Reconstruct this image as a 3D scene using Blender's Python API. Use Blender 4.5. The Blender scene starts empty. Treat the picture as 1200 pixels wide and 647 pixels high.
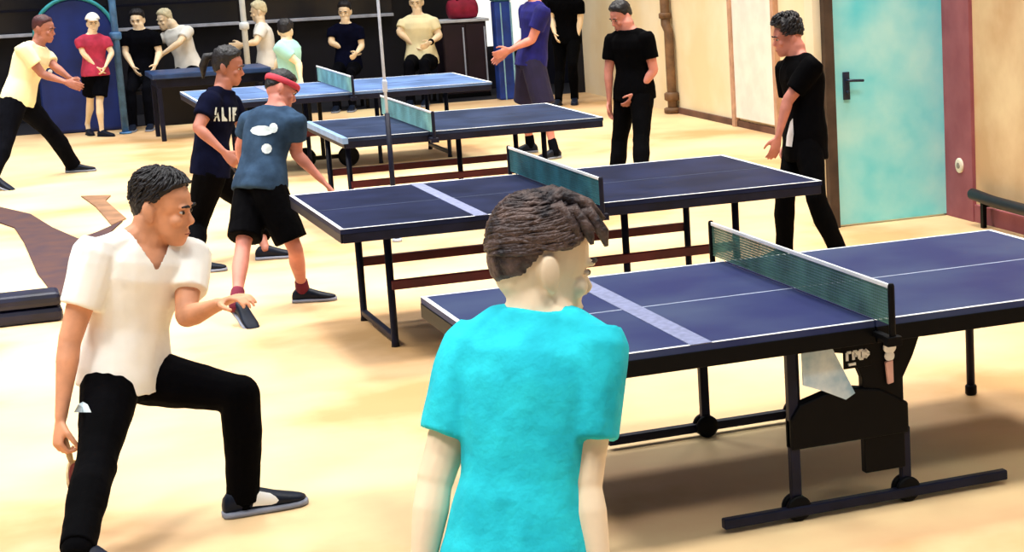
import bpy, bmesh, math, random
import numpy as np
from mathutils import Vector, Matrix, noise
from mathutils.bvhtree import BVHTree
random.seed(5)
C = bpy.context.scene.collection
SC = bpy.context.scene
V = lambda *a: np.array(a, float)
def nrm(v):
    v = np.asarray(v, float); l = np.linalg.norm(v); return v/l if l > 1e-9 else v
def hd(deg):
    a = math.radians(deg); return V(math.cos(a), math.sin(a), 0)

# ------------------------------------------------------------------ camera
F_, PITCH, ROLL, CH, YAW, PPX, PPY = 2256.5, .188, -.038, 2.288, .432, 978., 323.5
_fw = V(0, math.cos(PITCH), -math.sin(PITCH)); _r = V(1, 0, 0); _u = np.cross(_r, _fw)
_r2 = math.cos(ROLL)*_r + math.sin(ROLL)*_u; _u2 = -math.sin(ROLL)*_r + math.cos(ROLL)*_u
_c, _s = math.cos(-YAW), math.sin(-YAW)
_R = np.array([[_c, -_s, 0], [_s, _c, 0], [0, 0, 1]])
FW, RT, UP = _R@_fw, _R@_r2, _R@_u2
EYE = V(0, 0, CH)
def ray(x, y): return FW + (x-PPX)/F_*RT - (y-PPY)/F_*UP
def at_z(x, y, z=0.): d = ray(x, y); return EYE + (z-CH)/d[2]*d
def at_d(x, y, D): return EYE + ray(x, y)*D
def at_y(x, y, Y): d = ray(x, y); return EYE + d*(Y/d[1])
def proj(P):
    d = np.asarray(P)-EYE; z = d@FW; return V(PPX+F_*(d@RT)/z, PPY-F_*(d@UP)/z)
cam = bpy.data.cameras.new('camera'); co = bpy.data.objects.new('camera', cam); C.objects.link(co)
M = Matrix.Identity(4)
for i in range(3):
    M[i][0], M[i][1], M[i][2], M[i][3] = RT[i], UP[i], -FW[i], EYE[i]
co.matrix_world = M
cam.sensor_width = 36; cam.lens = F_/1200*36
cam.shift_x = -(PPX-600)/1200; cam.clip_end = 200
SC.camera = co

# ------------------------------------------------------------------ materials
def lin(h):
    h = h.lstrip('#'); o = []
    for i in (0, 2, 4):
        c = int(h[i:i+2], 16)/255; o.append(c/12.92 if c <= .04045 else ((c+.055)/1.055)**2.4)
    return (*o, 1)
MATS = {}
def mat(name, col, rough=.7, var=.12, scale=8., bump=0., bscale=30., metal=0., spec=.4, col2=None, coat=0., detail=4.):
    if name in MATS: return MATS[name]
    m = bpy.data.materials.new(name); m.use_nodes = True; nt = m.node_tree; b = nt.nodes['Principled BSDF']
    tc = nt.nodes.new('ShaderNodeTexCoord'); nz = nt.nodes.new('ShaderNodeTexNoise')
    nz.inputs['Scale'].default_value = scale; nz.inputs['Detail'].default_value = detail
    nt.links.new(tc.outputs['Object'], nz.inputs['Vector'])
    rp = nt.nodes.new('ShaderNodeValToRGB'); c1 = lin(col)
    if col2: c2 = lin(col2)
    else: c2 = tuple(max(0, x*(1-var*2)) for x in c1[:3])+(1,); c1 = tuple(min(1, x*(1+var*.6)) for x in c1[:3])+(1,)
    rp.color_ramp.elements[0].position = .35; rp.color_ramp.elements[1].position = .65
    rp.color_ramp.elements[0].color = c2; rp.color_ramp.elements[1].color = c1
    nt.links.new(nz.outputs['Fac'], rp.inputs['Fac']); nt.links.new(rp.outputs['Color'], b.inputs['Base Color'])
    b.inputs['Roughness'].default_value = rough; b.inputs['Metallic'].default_value = metal
    b.inputs['Specular IOR Level'].default_value = spec; b.inputs['Coat Weight'].default_value = coat
    if bump:
        n2 = nt.nodes.new('ShaderNodeTexNoise'); n2.inputs['Scale'].default_value = bscale; n2.inputs['Detail'].default_value = 3
        nt.links.new(tc.outputs['Object'], n2.inputs['Vector'])
        bp = nt.nodes.new('ShaderNodeBump'); bp.inputs['Strength'].default_value = bump; bp.inputs['Distance'].default_value = .02
        nt.links.new(n2.outputs['Fac'], bp.inputs['Height']); nt.links.new(bp.outputs['Normal'], b.inputs['Normal'])
    MATS[name] = m; return m

# ------------------------------------------------------------------ mesh helper
class MB:
    def __init__(s): s.v = []; s.f = []; s.m = []
    def add(s, vs, fs, mi=0):
        o = len(s.v); s.v += [tuple(map(float, p)) for p in vs]; s.f += [tuple(i+o for i in f) for f in fs]; s.m += [mi]*len(fs)
    def box(s, lo, hi, mi=0):
        (a, b, c), (d, e, f) = lo, hi
        s.add([(a,b,c),(d,b,c),(d,e,c),(a,e,c),(a,b,f),(d,b,f),(d,e,f),(a,e,f)], [(3,2,1,0),(4,5,6,7),(0,1,5,4),(1,2,6,5),(2,3,7,6),(3,0,4,7)], mi)
    def rings(s, R, mi=0, cap=True):
        n = len(R[0]); vs = [p for r in R for p in r]; fs = []
        for i in range(len(R)-1):
            for j in range(n): k = (j+1) % n; fs.append((i*n+j, i*n+k, (i+1)*n+k, (i+1)*n+j))
        if cap:
            vs += [np.mean(R[0], axis=0), np.mean(R[-1], axis=0)]; a = len(R)*n; e = (len(R)-1)*n
            for j in range(n): k = (j+1) % n; fs.append((a, k, j)); fs.append((a+1, e+j, e+k))
        s.add(vs, fs, mi)
    def tube(s, pts, rad, n=10, mi=0):
        pts = [np.asarray(p, float) for p in pts]
        if not hasattr(rad, '__len__'): rad = [rad]*len(pts)
        R = []; X = None
        for i, p in enumerate(pts):
            t = nrm(pts[min(i+1, len(pts)-1)]-pts[max(i-1, 0)])
            if X is None: X = nrm(np.cross(t, V(0, 0, 1) if abs(t[2]) < .9 else V(1, 0, 0)))
            X = nrm(X-t*(X@t)); Y = np.cross(t, X)
            R.append([p+rad[i]*(math.cos(a)*X+math.sin(a)*Y) for a in np.arange(n)*2*math.pi/n])
        s.rings(R, mi)
    def bar(s, A, B, w, h, mi=0, up=(0, 0, 1)):
        A, B = np.asarray(A, float), np.asarray(B, float); t = nrm(B-A); X = nrm(np.cross(t, up)) if abs(t@V(*up)) < .98 else V(1, 0, 0); Y = np.cross(X, t)
        R = [[p+X*w/2*a+Y*h/2*b for a, b in ((-1,-1),(1,-1),(1,1),(-1,1))] for p in (A, B)]; s.rings(R, mi)
    def ell(s, c, X, Y, Z, n=14, k=9, mi=0):
        c, X, Y, Z = map(np.asarray, (c, X, Y, Z)); R = []
        for i in range(k+1):
            t = math.pi*(i+.02)/(k+.04); R.append([c+Z*-math.cos(t)+math.sin(t)*(X*math.cos(a)+Y*math.sin(a)) for a in np.arange(n)*2*math.pi/n])
        s.rings(R, mi)
    def disc(s, c, axis, r, h, n=24, mi=0, bev=.2):
        ax = nrm(axis); X = nrm(np.cross(ax, V(0, 0, 1) if abs(ax[2]) < .9 else V(1, 0, 0))); Y = np.cross(ax, X); c = np.asarray(c, float)
        R = [[c+ax*o+rr*(math.cos(a)*X+math.sin(a)*Y) for a in np.arange(n)*2*math.pi/n] for o, rr in ((-h/2, r*(1-bev)), (-h/2*.7, r), (h/2*.7, r), (h/2, r*(1-bev)))]
        s.rings(R, mi)
    def mesh(s, name, mats, smooth=False):
        me = bpy.data.meshes.new(name); me.from_pydata(s.v, [], s.f)
        for m in mats: me.materials.append(m)
        if len(mats) > 1: me.polygons.foreach_set('material_index', s.m)
        bm = bmesh.new(); bm.from_mesh(me); bmesh.ops.recalc_face_normals(bm, faces=bm.faces); bm.to_mesh(me); bm.free()
        if smooth: me.polygons.foreach_set('use_smooth', [True]*len(me.polygons))
        me.update(); return me
    def obj(s, name, mats, parent=None, smooth=False, bevel=0., loc=None):
        if not isinstance(mats, (list, tuple)): mats = [mats]
        return link(name, s.mesh(name, mats, smooth), parent, bevel, loc)
def link(name, me, parent=None, bevel=0., loc=None):
    o = bpy.data.objects.new(name, me); C.objects.link(o)
    if parent is not None: o.parent = parent; 
    if loc is not None: o.location = loc
    if bevel:
        b = o.modifiers.new('bevel', 'BEVEL'); b.width = bevel; b.segments = 2; b.limit_method = 'ANGLE'
    return o
def tag(o, label=None, cat=None, group=None, kind=None):
    for k, v in (('label', label), ('category', cat), ('group', group), ('kind', kind)):
        if v: o[k] = v
    return o
def thing(name, label, cat, loc=(0, 0, 0), rz=0., group=None):
    o = bpy.data.objects.new(name, None); C.objects.link(o); o.location = loc; o.rotation_euler.z = rz; o.empty_display_size = .1
    return tag(o, label, cat, group)
def struct(name, mb, mats, bevel=0.):
    return tag(mb.obj(name, mats, None, False, bevel), kind='structure')
def copy_tree(o, parent=None):
    c = o.copy(); C.objects.link(c)
    if parent is not None: c.parent = parent
    for ch in list(o.children): copy_tree(ch, c)
    return c

# ------------------------------------------------------------------ setting
m_floor = mat('floor_cream', '#e2cb9a', .55, col2='#bd9462', scale=.7, detail=6., spec=.35, bump=.05, bscale=9)
_nt = m_floor.node_tree; _rp = [n for n in _nt.nodes if n.type == 'VALTORGB'][0]; _e = _rp.color_ramp.elements.new(.46); _e.color = lin('#d6b084')
m_dark = mat('dark_carpet', '#10101c', .9, .2, 3)
m_wall = mat('wall_cream', '#f3e8cc', .85, col2='#ead7ae', scale=1.2, detail=5.)
m_wallb = mat('wall_tan', '#e3cda6', .85, col2='#c8a67e', scale=1.6, detail=6.)
m_night = mat('night_navy', '#0d0f22', .6, col2='#07070f', scale=.7)
m_pane = mat('night_pane', '#06070f', .3, col2='#0c1020', scale=.8, spec=.5)
m_white = mat('white_paint', '#eef0ea', .6, .04, 5)
m_maroon = mat('maroon_paint', '#9c5a63', .75, col2='#8a4a55', scale=4.)
m_door = mat('door_aqua', '#66daec', .5, col2='#b4f0f4', scale=1.7, detail=6.)
m_blackm = mat('black_metal', '#020306', .5, .15, 12, spec=.12)
m_navym = mat('navy_metal', '#10142a', .45, .2, 9, spec=.2)

b = MB(); b.box((-9, -4, -.2), (12, 24.9, 0)); struct('floor', b, m_floor)
b = MB(); b.box((-9, 24.9, -.2), (12, 27, -.004)); o = struct('trim_1', b, m_dark)
# right walls
XS = 6.8
b = MB(); b.box((XS, 3, 0), (XS+.2, 12.65, 3.4)); struct('wall_right', b, m_wallb)
b = MB(); b.box((XS-.03, 12.22, 0), (XS+.01, 12.65, 3.4)); struct('trim_2', b, m_maroon, .004)       # maroon strip at the corner
b = MB(); b.box((XS-.02, 3, 0), (XS+.01, 12.22, .13)); struct('baseboard_right', b, m_maroon, .004)
b = MB(); b.box((6.80, 12.65, 0), (8.1, 12.8, 3.4)); b.box((5.86, 12.66, 2.02), (6.8, 12.8, 3.4)); b.box((5.74, 12.66, 0), (5.83, 12.8, 3.4)); struct('wall_door', b, m_wall)
b = MB(); b.box((7.9, 12.8, 0), (8.1, 24.9, 3.4)); struct('wall_side', b, m_wall)
b = MB(); b.box((7.87, 12.8, 0), (7.91, 21.3, .07)); struct('baseboard_side', b, mat('brown_base', '#6b4a3c', .7, .2, 3), .004)
b = MB(); b.box((-9, 26.6, 0), (12, 26.8, 3.6)); struct('wall_back', b, m_night)
b = MB(); b.box((7.72, 24.9, 0), (12, 25.0, 3.4)); struct('wall_end', b, m_night)
# door leaf and frame
b = MB(); b.box((5.80, 12.60, 0), (5.875, 12.82, 2.06)); b.box((6.775, 12.62, 0), (6.81, 12.80, 2.06)); b.box((5.80, 12.60, 2.02), (6.81, 12.82, 2.08))
m_jamb = mat('door_jamb', '#4a3a2e', .7, .2, 5)
struct('trim_3', b, m_jamb, .004)
dr = MB(); dr.box((5.87, 12.63, .012), (6.785, 12.68, 2.03)); dob = struct('door_1', dr, m_door, .006)
h = MB(); h.box((5.945, 12.612, .93), (5.995, 12.632, 1.13)); h.tube([(5.97, 12.63, 1.07), (5.97, 12.575, 1.07), (6.0, 12.565, 1.07), (6.085, 12.565, 1.065)], [.011, .011, .011, .01]); h.disc((5.97, 12.60, .985), (0, 1, 0), .012, .03)
tag(h.obj('door_handle', mat('handle_navy', '#12203a', .35), dob, True, .003), 'dark navy lever door handle on tall plate')
# white panel on the side wall
b = MB(); b.box((7.86, 18.35, .1), (7.9, 19.45, 2.05)); d2 = struct('door_2', b, m_white, .006)
b = MB(); b.box((7.84, 19.45, 0), (7.9, 19.53, 2.12)); b.box((7.84, 18.27, 0), (7.9, 18.35, 2.12)); b.box((7.84, 18.27, 2.05), (7.9, 19.53, 2.12)); struct('trim_4', b, mat('frame_tan', '#c99f84', .7), .004)
# brown pipe on the side wall
b = MB(); b.tube([(7.83, 21.45, 3.3), (7.83, 21.45, 1.12), (7.82, 21.42, 1.04), (7.83, 21.36, .96), (7.83, 21.36, .1), (7.83, 21.36, .0)], .055, 14)
pp = b.obj('wall_pipe', mat('pipe_brown', '#7d5c3e', .6, .25, 6), None, True); tag(pp, 'brown vertical pipe running down the cream side wall to the floor', 'pipe')
b = MB(); b.disc((7.83, 21.36, .2), (0, 0, 1), .09, .1); b.disc((7.83, 21.36, .035), (0, 0, 1), .1, .07); b.obj('pipe_collar', MATS['pipe_brown'], pp, True)
b = MB(); b.disc((7.83, 21.45, 1.14), (0, 0, 1), .075, .07); b.obj('pipe_collar', MATS['pipe_brown'], pp, True)
# socket
b = MB(); b.disc((XS-.035, 12.40, .40), (1, 0, 0), .055, .02); so = b.obj('wall_socket', mat('socket_white', '#f2ead6', .5), None, True); tag(so, 'round white wall socket low on the maroon strip beside the door', 'socket')
b = MB(); b.disc((XS-.047, 12.40, .40), (1, 0, 0), .022, .008); b.obj('socket_hole', mat('socket_grey', '#8f8a80', .6), so)
# black padded rail at the foot of the right wall
rl = thing('padded_rail', 'black padded rail low along the right wall above the maroon baseboard', 'rail', (XS-.1, 11.6, 0))
b = MB(); b.tube([(0, .53, .235), (0, .50, .23), (0, .2, .21), (0, -.4, .20), (0, -2, .20), (0, -3.2, .20)], [.025, .042, .042, .042, .042, .04], 14); b.obj('padding', mat('rail_black', '#10111c', .5), rl, True)
for y in (.35, -1., -2.6):
    b = MB(); b.box((-.01, y-.02, 0), (.02, y+.02, .2)); b.box((.0, y-.02, .15), (.08, y+.02, .19)); b.obj('bracket', m_blackm, rl)
# back windows: dark panes, white sill and mullions
for i, (x0, x1) in enumerate(((-2.0, 2.1), (2.2, 3.72), (3.82, 5.75))):
    b = MB(); b.box((x0, 26.55, 1.12), (x1, 26.6, 2.9)); w = struct('window_%d' % (i+1), b, m_pane)
    b = MB(); b.box((x0, 26.46, 1.09), (x1, 26.6, 1.13)); b.obj('window_sill', mat('sill_white', '#c9cfe0', .5), w, False, .004)
    b = MB(); b.box((x0, 26.52, 1.4), (x1, 26.56, 1.43)); b.obj('window_bar', m_navym, w)
b = MB(); b.box((6.88, 26.4, .6), (7.62, 26.6, 3.0)); mw = mat('bright_window', '#eef6ee', .5, .03); mw.node_tree.nodes['Principled BSDF'].inputs['Emission Color'].default_value = (1, .99, .95, 1); mw.node_tree.nodes['Principled BSDF'].inputs['Emission Strength'].default_value = 1.6; struct('window_4', b, mw)

# ------------------------------------------------------------------ tables
L_, W_, H_ = 2.74, 1.525, .76
m_tapew = mat('line_white', '#e8ecf0', .6, .05)
m_lined = mat('line_dim', '#3c4660', .6, .1); m_linec = mat('line_centre', '#aab4cc', .6, .1)
m_stripe = mat('tape_grey', '#7f86aa', .6, .12, 30)
def top_half(mtop, u0, u1, end, thick=.025):
    """one half of a table top, playing lines on its surface"""
    b = MB(); w = W_/2; z = 0
    b.box((u0, -w, z-thick), (u1, w, z))
    e = .0012
    def quad(a0, v0, a1, v1):
        b.box((a0, v0, z-.001), (a1, v1, z+e), 1)
    quad(u0, -w, u1, -w+.016); quad(u0, w-.016, u1, w)
    b.box((u0, -.005, z-.001), (u1, .005, z+e), 2)
    if end < 0: quad(u0, -w+.02, u0+.02, w-.02)
    else: quad(u1-.02, -w+.02, u1, w-.02)
    return b
def net_parts(root, mnet, mtape, mpost):
    b = MB(); y0, y1, z0, z1 = -.9, .9, H_+.008, H_+.148
    n = 150
    for i in range(n+1):
        y = y0+(y1-y0)*i/n; b.box((-.0012, y-.0021, z0), (.0012, y+.0021, z1))
    for j in range(13):
        z = z0+(z1-z0)*j/12; b.box((-.0012, y0, z-.0021), (.0012, y1, z+.0021))
    net = b.obj('net', mnet, root)
    b = MB(); b.box((-.005, y0, z1-.004), (.005, y1, z1+.012)); b.obj('net_tape', mtape, net, False, .002)
    for s in (-1, 1):
        b = MB(); b.tube([(0, s*.905, H_-.06), (0, s*.905, H_+.155), (0, s*.905, H_+.165)], [.013, .013, .009], 12); b.box((-.03, s*.905-.02, H_-.07), (.03, s*.905+.02, H_-.035)); b.bar((0, s*.9, H_-.05), (0, s*.74, H_-.05), .03, .02)
        b.obj('net_post', mpost, net, False, .002)
    return net
def simple_table(name, mtop, mnet, label, loc, left=L_/2):
    t = thing(name, label, 'table tennis table', loc, 0, 'table tennis tables in a row')
    for sgn in (-1, 1):
        u0, u1 = (-left, -.004) if sgn < 0 else (.004, L_/2)
        b = top_half(mtop, u0, u1, sgn); b.v = [(x, y, z+H_) for x, y, z in b.v]
        tp = b.obj('tabletop', [mtop, m_tapew, m_lined], t)
        f = MB(); w = W_/2-.012; u0 += .012*(sgn < 0)+.012*(sgn > 0); u1 -= .012
        for A, B in (((u0, -w), (u1, -w)), ((u0, w), (u1, w)), ((u0, -w), (u0, w)), ((u1, -w), (u1, w))):
            f.bar((A[0], A[1], H_-.05), (B[0], B[1], H_-.05), .022, .05)
        f.obj('apron', m_navym, t, False, .003)
        uo = 1.03 if sgn > 0 or left > 1 else left-.12
        for uu in ((uo, .34) if uo > .6 else (uo,)):
            for vv in ((-.25, .58) if uu == uo else (-.25,)):
                g = MB(); g.tube([(sgn*uu, vv, H_-.03), (sgn*uu, vv, .03), (sgn*uu, vv, 0)], [.022, .02, .024], 12); g.obj('leg', m_navym, t, True)
        g = MB(); g.bar((sgn*uo, -.25, .05), (sgn*uo, .58, .05), .035, .035); g.obj('foot_bar', m_navym, t, False, .006)
    for vv in (-.27, .60):
        g = MB(); g.bar((-min(1.03, left-.12), vv, .35), (1.03, vv, .35), .03, .055); g.obj('rail', mat('rail_maroon', '#5a1022', .5, .2, 4), t, False, .006)
    if left < 1: s = MB(); s.box((-left-.012, -W_/2-.004, H_-.04), (-left+.03, W_/2+.004, H_+.003)); tag(s.obj('end_strip', mat('strip_sky', '#7fa0cc', .5, .1), t), 'pale blue edging strip along the left end')
    else: s = MB(); s.box((-.66, -W_/2, H_+.0002), (-.59, W_/2, H_+.0028)); tag(s.obj('tape_stripe', m_stripe, t), 'pale grey tape stripe across the left half')
    net_parts(t, mnet, m_tapew, m_navym)
    return t
m_topA = mat('top_blue', '#3d4868', .5, col2='#2a305c', scale=1.6, spec=.06)
m_topB = mat('top_ink', '#1e2440', .5, .2, 3, spec=.05)
m_topC = mat('top_slate', '#2a3550', .5, .2, 3, spec=.05)
m_netg = mat('net_green', '#4d7c70', .8, .2, 6); m_nett = mat('net_teal', '#2f6f80', .8, .2, 6); m_netp = mat('net_pale', '#8fc8cc', .8, .15, 6)
TA, TB, TC_, TD = (3.108, 7.153), (3.176, 10.746), (3.325, 15.149), (3.55, 19.25)
tB = simple_table('table_tennis_table', m_topB, m_nett, 'dark table with teal net and maroon rails, between the front and far tables', (*TB, 0))
tC = simple_table('table_tennis_table', m_topC, m_netp, 'slate table with pale net, third back from the front', (*TC_, 0), .64)
# table D: rearmost
tD = simple_table('table_tennis_table', mat('top_sky', '#5d78a8', .5, .2, 3, spec=.05), m_netp, 'rearmost pale blue table standing before the seated onlookers', (*TD, 0))
for u_, v_ in ((-.36, -.12), (.03, -.26)):
    g = MB(); g.disc((u_, v_, .1), (.3, 1, 0), .1, .05); tag(g.obj('wheel', m_blackm, tD, True), 'black carriage wheel')
g = MB(); g.bar((-.42, -.2, .1), (.12, -.2, .1), .04, .04); g.bar((-.2, -.2, .1), (-.2, -.2, .7), .035, .035); g.obj('carriage_leg', m_blackm, tD, False, .004)
# front table: folding roller table
tA = thing('table_tennis_table', 'nearest blue table with black wheeled folding undercarriage and green net', 'table tennis table', (*TA, 0), 0, 'table tennis tables in a row')
for sgn in (-1, 1):
    u0, u1 = (-L_/2, -.004) if sgn < 0 else (.004, L_/2)
    b = top_half(m_topA, u0, u1, sgn); b.v = [(x, y, z+H_) for x, y, z in b.v]; b.obj('tabletop', [m_topA, m_tapew, m_linec], tA)
    f = MB(); w = W_/2-.005
    for A, B in (((u0, -w), (u1, -w)), ((u0, w), (u1, w)), ((u0+.005, -w), (u0+.005, w)), ((u1-.005, -w), (u1-.005, w))):
        f.bar((A[0], A[1], H_-.056), (B[0], B[1], H_-.056), .018, .062)
    f.obj('apron', m_blackm, tA, False, .003)
    for vv in (-.65, .65):
        g = MB(); g.tube([(sgn*1.18, vv, H_-.03), (sgn*1.18, vv, .05)], .02, 12); lg = g.obj('leg', m_navym, tA, True)
        g = MB(); g.disc((sgn*1.18, vv, .025), (0, 0, 1), .028, .05); g.obj('leveller', m_blackm, lg, True)
s = MB(); s.box((-.745, -W_/2, H_+.0002), (-.66, W_/2, H_+.0028)); tag(s.obj('tape_stripe', m_stripe, tA), 'pale grey tape stripe across the left half')
net_parts(tA, m_netg, m_tapew, m_blackm)
def xz_plate(pts, y0, y1):
    m = MB(); n = len(pts); m.add([(p[0], y0, p[1]) for p in pts]+[(p[0], y1, p[1]) for p in pts],
        [tuple(range(n)), tuple(range(2*n-1, n-1, -1))]+[(i, (i+1) % n, n+(i+1) % n, n+i) for i in range(n)]); return m
for sv in (-1, 1):
    y = sv*.655
    g = xz_plate([(-.27, .70), (.25, .70), (.20, .58), (.155, .50), (.155, .14), (-.02, .14), (-.02, .52), (-.06, .62), (-.24, .655)], y-.02, y+.02)
    if sv < 0: sp = g.obj('carriage_plate', m_blackm, tA, False, .005)
    g = xz_plate([(-.33, .28), (.17, .28), (.17, .40), (.05, .47), (-.12, .50), (-.29, .455), (-.33, .40)], y-.03, y+.03)
    if sv < 0: g.obj('carriage_beam', m_blackm, tA, False, .008)
    for ux in ((-.31, .16) if sv < 0 else (-.17, .27)):
        g = MB(); g.bar((ux, y, .70 if ux < 0 or sv > 0 else .3), (ux, y, .07), .04, .035); lg = g.obj('carriage_leg', m_navym, tA, False, .005)
        for q in (-.022, .022):
            g = MB(); g.disc((ux, y+q, .05), (0, 1, 0), .05, .022); g.obj('wheel', m_blackm, lg, True)
    g = MB(); g.bar((-.62, y+.02*sv, .04), (.6, y+.02*sv, .04), .04, .04); g.obj('floor_bar', m_navym, tA, False, .006)
    if sv > 0: continue
    g = MB(); g.bar((-.2, y-.004, .64), (-.04, y-.004, .44), .03, .03); g.obj('brace', m_navym, tA, False, .004)
g = xz_plate([(-.275, .675), (-.15, .66), (-.06, .47), (-.10, .45), (-.20, .50), (-.275, .53)], -.69, -.682); tag(g.obj('side_shield', mat('shield_blue', '#8fb3cc', .35, col2='#dfeaf0', scale=9.), tA), 'pale blue side shield')
# maker's mark on the near carriage: four small white letter blocks over a short bar, and a round white badge
g = MB(); y0, y1 = -.6895, -.675
def glyph(g, u, z, strokes, k=.0105):
    for (a, c, d, e) in strokes: g.bar((u+a*k, -.6815, z+c*k), (u+d*k, -.6815, z+e*k), .010, .0055, 0, (0, 1, 0))
z0 = .598
glyph(g, -.085, z0, [(0, 0, 0, 3), (0, 3, 1.6, 3)]); glyph(g, -.058, z0+.001, [(0, 0, 0, 3), (0, 3, 1.4, 3), (1.4, 3, 1.4, 1.5), (1.4, 1.5, 0, 1.5)])
glyph(g, -.033, z0+.002, [(0, 0, 0, 3), (0, 0, 1.5, 0), (1.5, 0, 1.5, 3), (0, 3, 1.5, 3)]); glyph(g, -.008, z0+.003, [(0, 0, 0, 3), (0, 3, 1.5, 1.5), (1.5, 1.5, 0, 0)])
g.bar((-.08, -.6815, z0-.016), (-.05, -.6815, z0-.015), .010, .006, 0, (0, 1, 0))
bg = MB(); bg.bar((-.1, -.676, .635), (.02, -.676, .638), .006, .08, 0, (0, 1, 0)); bgo = tag(xz_plate([(-.1, .565), (.02, .565), (.02, .66), (-.1, .66)], -.679, -.674).obj('badge_plate', m_blackm, tA, False, .003), None)
tag(g.obj('lettering', mat('mark_white', '#f4f8fa', .5, .02), bgo), 'small white raised lettering')
g = MB(); g.disc((.095, -.685, .63), (0, 1, 0), .026, .014); g.disc((.093, -.685, .595), (0, 1, 0), .02, .014); kb = tag(g.obj('lock_knob', MATS['mark_white'], tA, True), 'white round lock knob')
g = xz_plate([(.072, .575), (.105, .58), (.105, .49), (.08, .485)], -.695, -.679); tag(g.obj('lock_lever', mat('lever_pink', '#e8b8ae', .5), tA, False, .004), 'pale pink lock lever')

# ------------------------------------------------------------------ people
def remesh(mb, voxel, smooth=4, name='tmp'):
    me = mb.mesh('tmp', []); o = bpy.data.objects.new('tmp', me); C.objects.link(o)
    r = o.modifiers.new('r', 'REMESH'); r.mode = 'VOXEL'; r.voxel_size = voxel
    if smooth: s = o.modifiers.new('s', 'SMOOTH'); s.factor = .5; s.iterations = smooth
    dg = bpy.context.evaluated_depsgraph_get(); out = bpy.data.meshes.new_from_object(o.evaluated_get(dg)); out.name = name
    bpy.data.objects.remove(o); bpy.data.meshes.remove(me)
    out.polygons.foreach_set('use_smooth', [True]*len(out.polygons)); return out
def coords(me):
    a = np.empty(len(me.vertices)*3, np.float32); me.vertices.foreach_get('co', a); return a.reshape(-1, 3).astype(float)
def setco(me, a): me.vertices.foreach_set('co', a.astype(np.float32).ravel()); me.update()
def wrinkle(me, amp, freq, stretch=(1, 1, 1), seed=0.):
    n = len(me.vertices); co_ = coords(me); no = np.empty(n*3, np.float32); me.vertices.foreach_get('normal', no); no = no.reshape(-1, 3)
    d = np.array([noise.noise((p[0]*freq*stretch[0]+seed, p[1]*freq*stretch[1], p[2]*freq*stretch[2])) + .5*noise.noise((p[0]*freq*2.3*stretch[0], p[1]*freq*2.3*stretch[1]+seed, p[2]*freq*2.3*stretch[2])) for p in co_])
    setco(me, co_+no*(d*amp)[:, None])
def interp(tab, n):
    t = np.array(tab, float); x = np.linspace(t[0, 0], t[-1, 0], n); x = np.unique(np.concatenate([x, t[:, 0]])); return np.column_stack([x]+[np.interp(x, t[:, 0], t[:, i]) for i in range(1, t.shape[1])])
def loft_limb(mb, A, B, side, tab, sc, infl=0., n=14):
    """tab rows: t, r_side, r_front, offset_front"""
    ax = B-A; l = np.linalg.norm(ax); a = ax/l; X = nrm(side-a*(side@a)); Y = nrm(np.cross(a, X)); R = []
    for t, rx, ry, oy in interp(tab, 12):
        c = A+ax*t+Y*oy*sc
        R.append([c+X*(rx*sc+infl)*math.cos(q)+Y*(ry*sc+infl)*math.sin(q) for q in np.arange(n)*2*math.pi/n])
    mb.rings(R)
THIGH = [(-.12, .05, .05, 0), (-.05, .08, .086, 0), (.1, .086, .092, 0), (.4, .074, .08, 0), (.8, .055, .06, 0), (1, .050, .055, 0), (1.06, .035, .04, 0)]
SHIN = [(-.06, .03, .035, 0), (0, .050, .054, 0), (.15, .050, .054, .004), (.35, .053, .058, .012), (.7, .037, .04, .004), (.93, .032, .036, 0), (1.05, .034, .04, 0), (1.1, .02, .03, 0)]
UPARM = [(-.16, .03, .03, 0), (-.06, .052, .055, 0), (.06, .055, .058, 0), (.35, .047, .05, 0), (.8, .038, .04, 0), (1, .036, .038, 0), (1.06, .02, .02, 0)]
FORE = [(-.06, .02, .02, 0), (0, .036, .038, 0), (.25, .042, .039, 0), (.7, .031, .027, 0), (1, .027, .021, 0), (1.08, .02, .016, 0)]
TORSO = [(-.24, .05, .05, 0), (-.16, .125, .085, 0), (-.06, .163, .108, -.006), (.05, .165, .112, -.004), (.2, .150, .102, .004), (.36, .136, .094, .006), (.55, .148, .104, .008), (.75, .162, .114, .006), (.88, .158, .104, -.002), (.95, .13, .085, -.006), (1.0, .085, .066, -.004), (1.08, .058, .058, .004), (1.2, .054, .056, .01), (1.3, .03, .03, .012)]
HEADP = [(0., .074, .030, .020), (.02, .084, .012, .030), (.08, .091, -.012, .043), (.18, .093, -.045, .056), (.3, .092, -.076, .063), (.42, .089, -.092, .068), (.5, .087, -.099, .071), (.6, .092, -.103, .074), (.75, .086, -.103, .0755), (.86, .068, -.090, .066), (.94, .042, -.066, .048), (.985, .014, -.038, .026), (1., -.005, -.02, .008)]

def ik(A, B, l1, l2, hint, prefer=None):
    d = B-A; L = np.linalg.norm(d)
    if L > (l1+l2)*.998: B = A+d/L*(l1+l2)*.998; d = B-A; L = np.linalg.norm(d)
    a = (l1*l1-l2*l2+L*L)/(2*L); r = math.sqrt(max(0, l1*l1-a*a)); ax = d/L; c = A+ax*a
    X = nrm(np.cross(ax, V(.3, .2, .9))); Y = np.cross(ax, X); best = None
    for q in np.linspace(0, 2*math.pi, 97)[:-1]:
        K = c+r*(math.cos(q)*X+math.sin(q)*Y); e = np.linalg.norm(proj(K)-V(*hint))
        if prefer is not None: e -= 120*((K-c)@prefer)
        if best is None or e < best[0]: best = (e, K)
    return best[1], B
def chain(A, px, py, l, sign):
    d = nrm(ray(px, py)); q = A-EYE; b = q@d; cc = q@q-l*l; disc = b*b-cc
    if disc <= 0: P = EYE+d*b; return A+nrm(P-A)*l
    return EYE+d*(b+sign*math.sqrt(disc))

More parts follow.
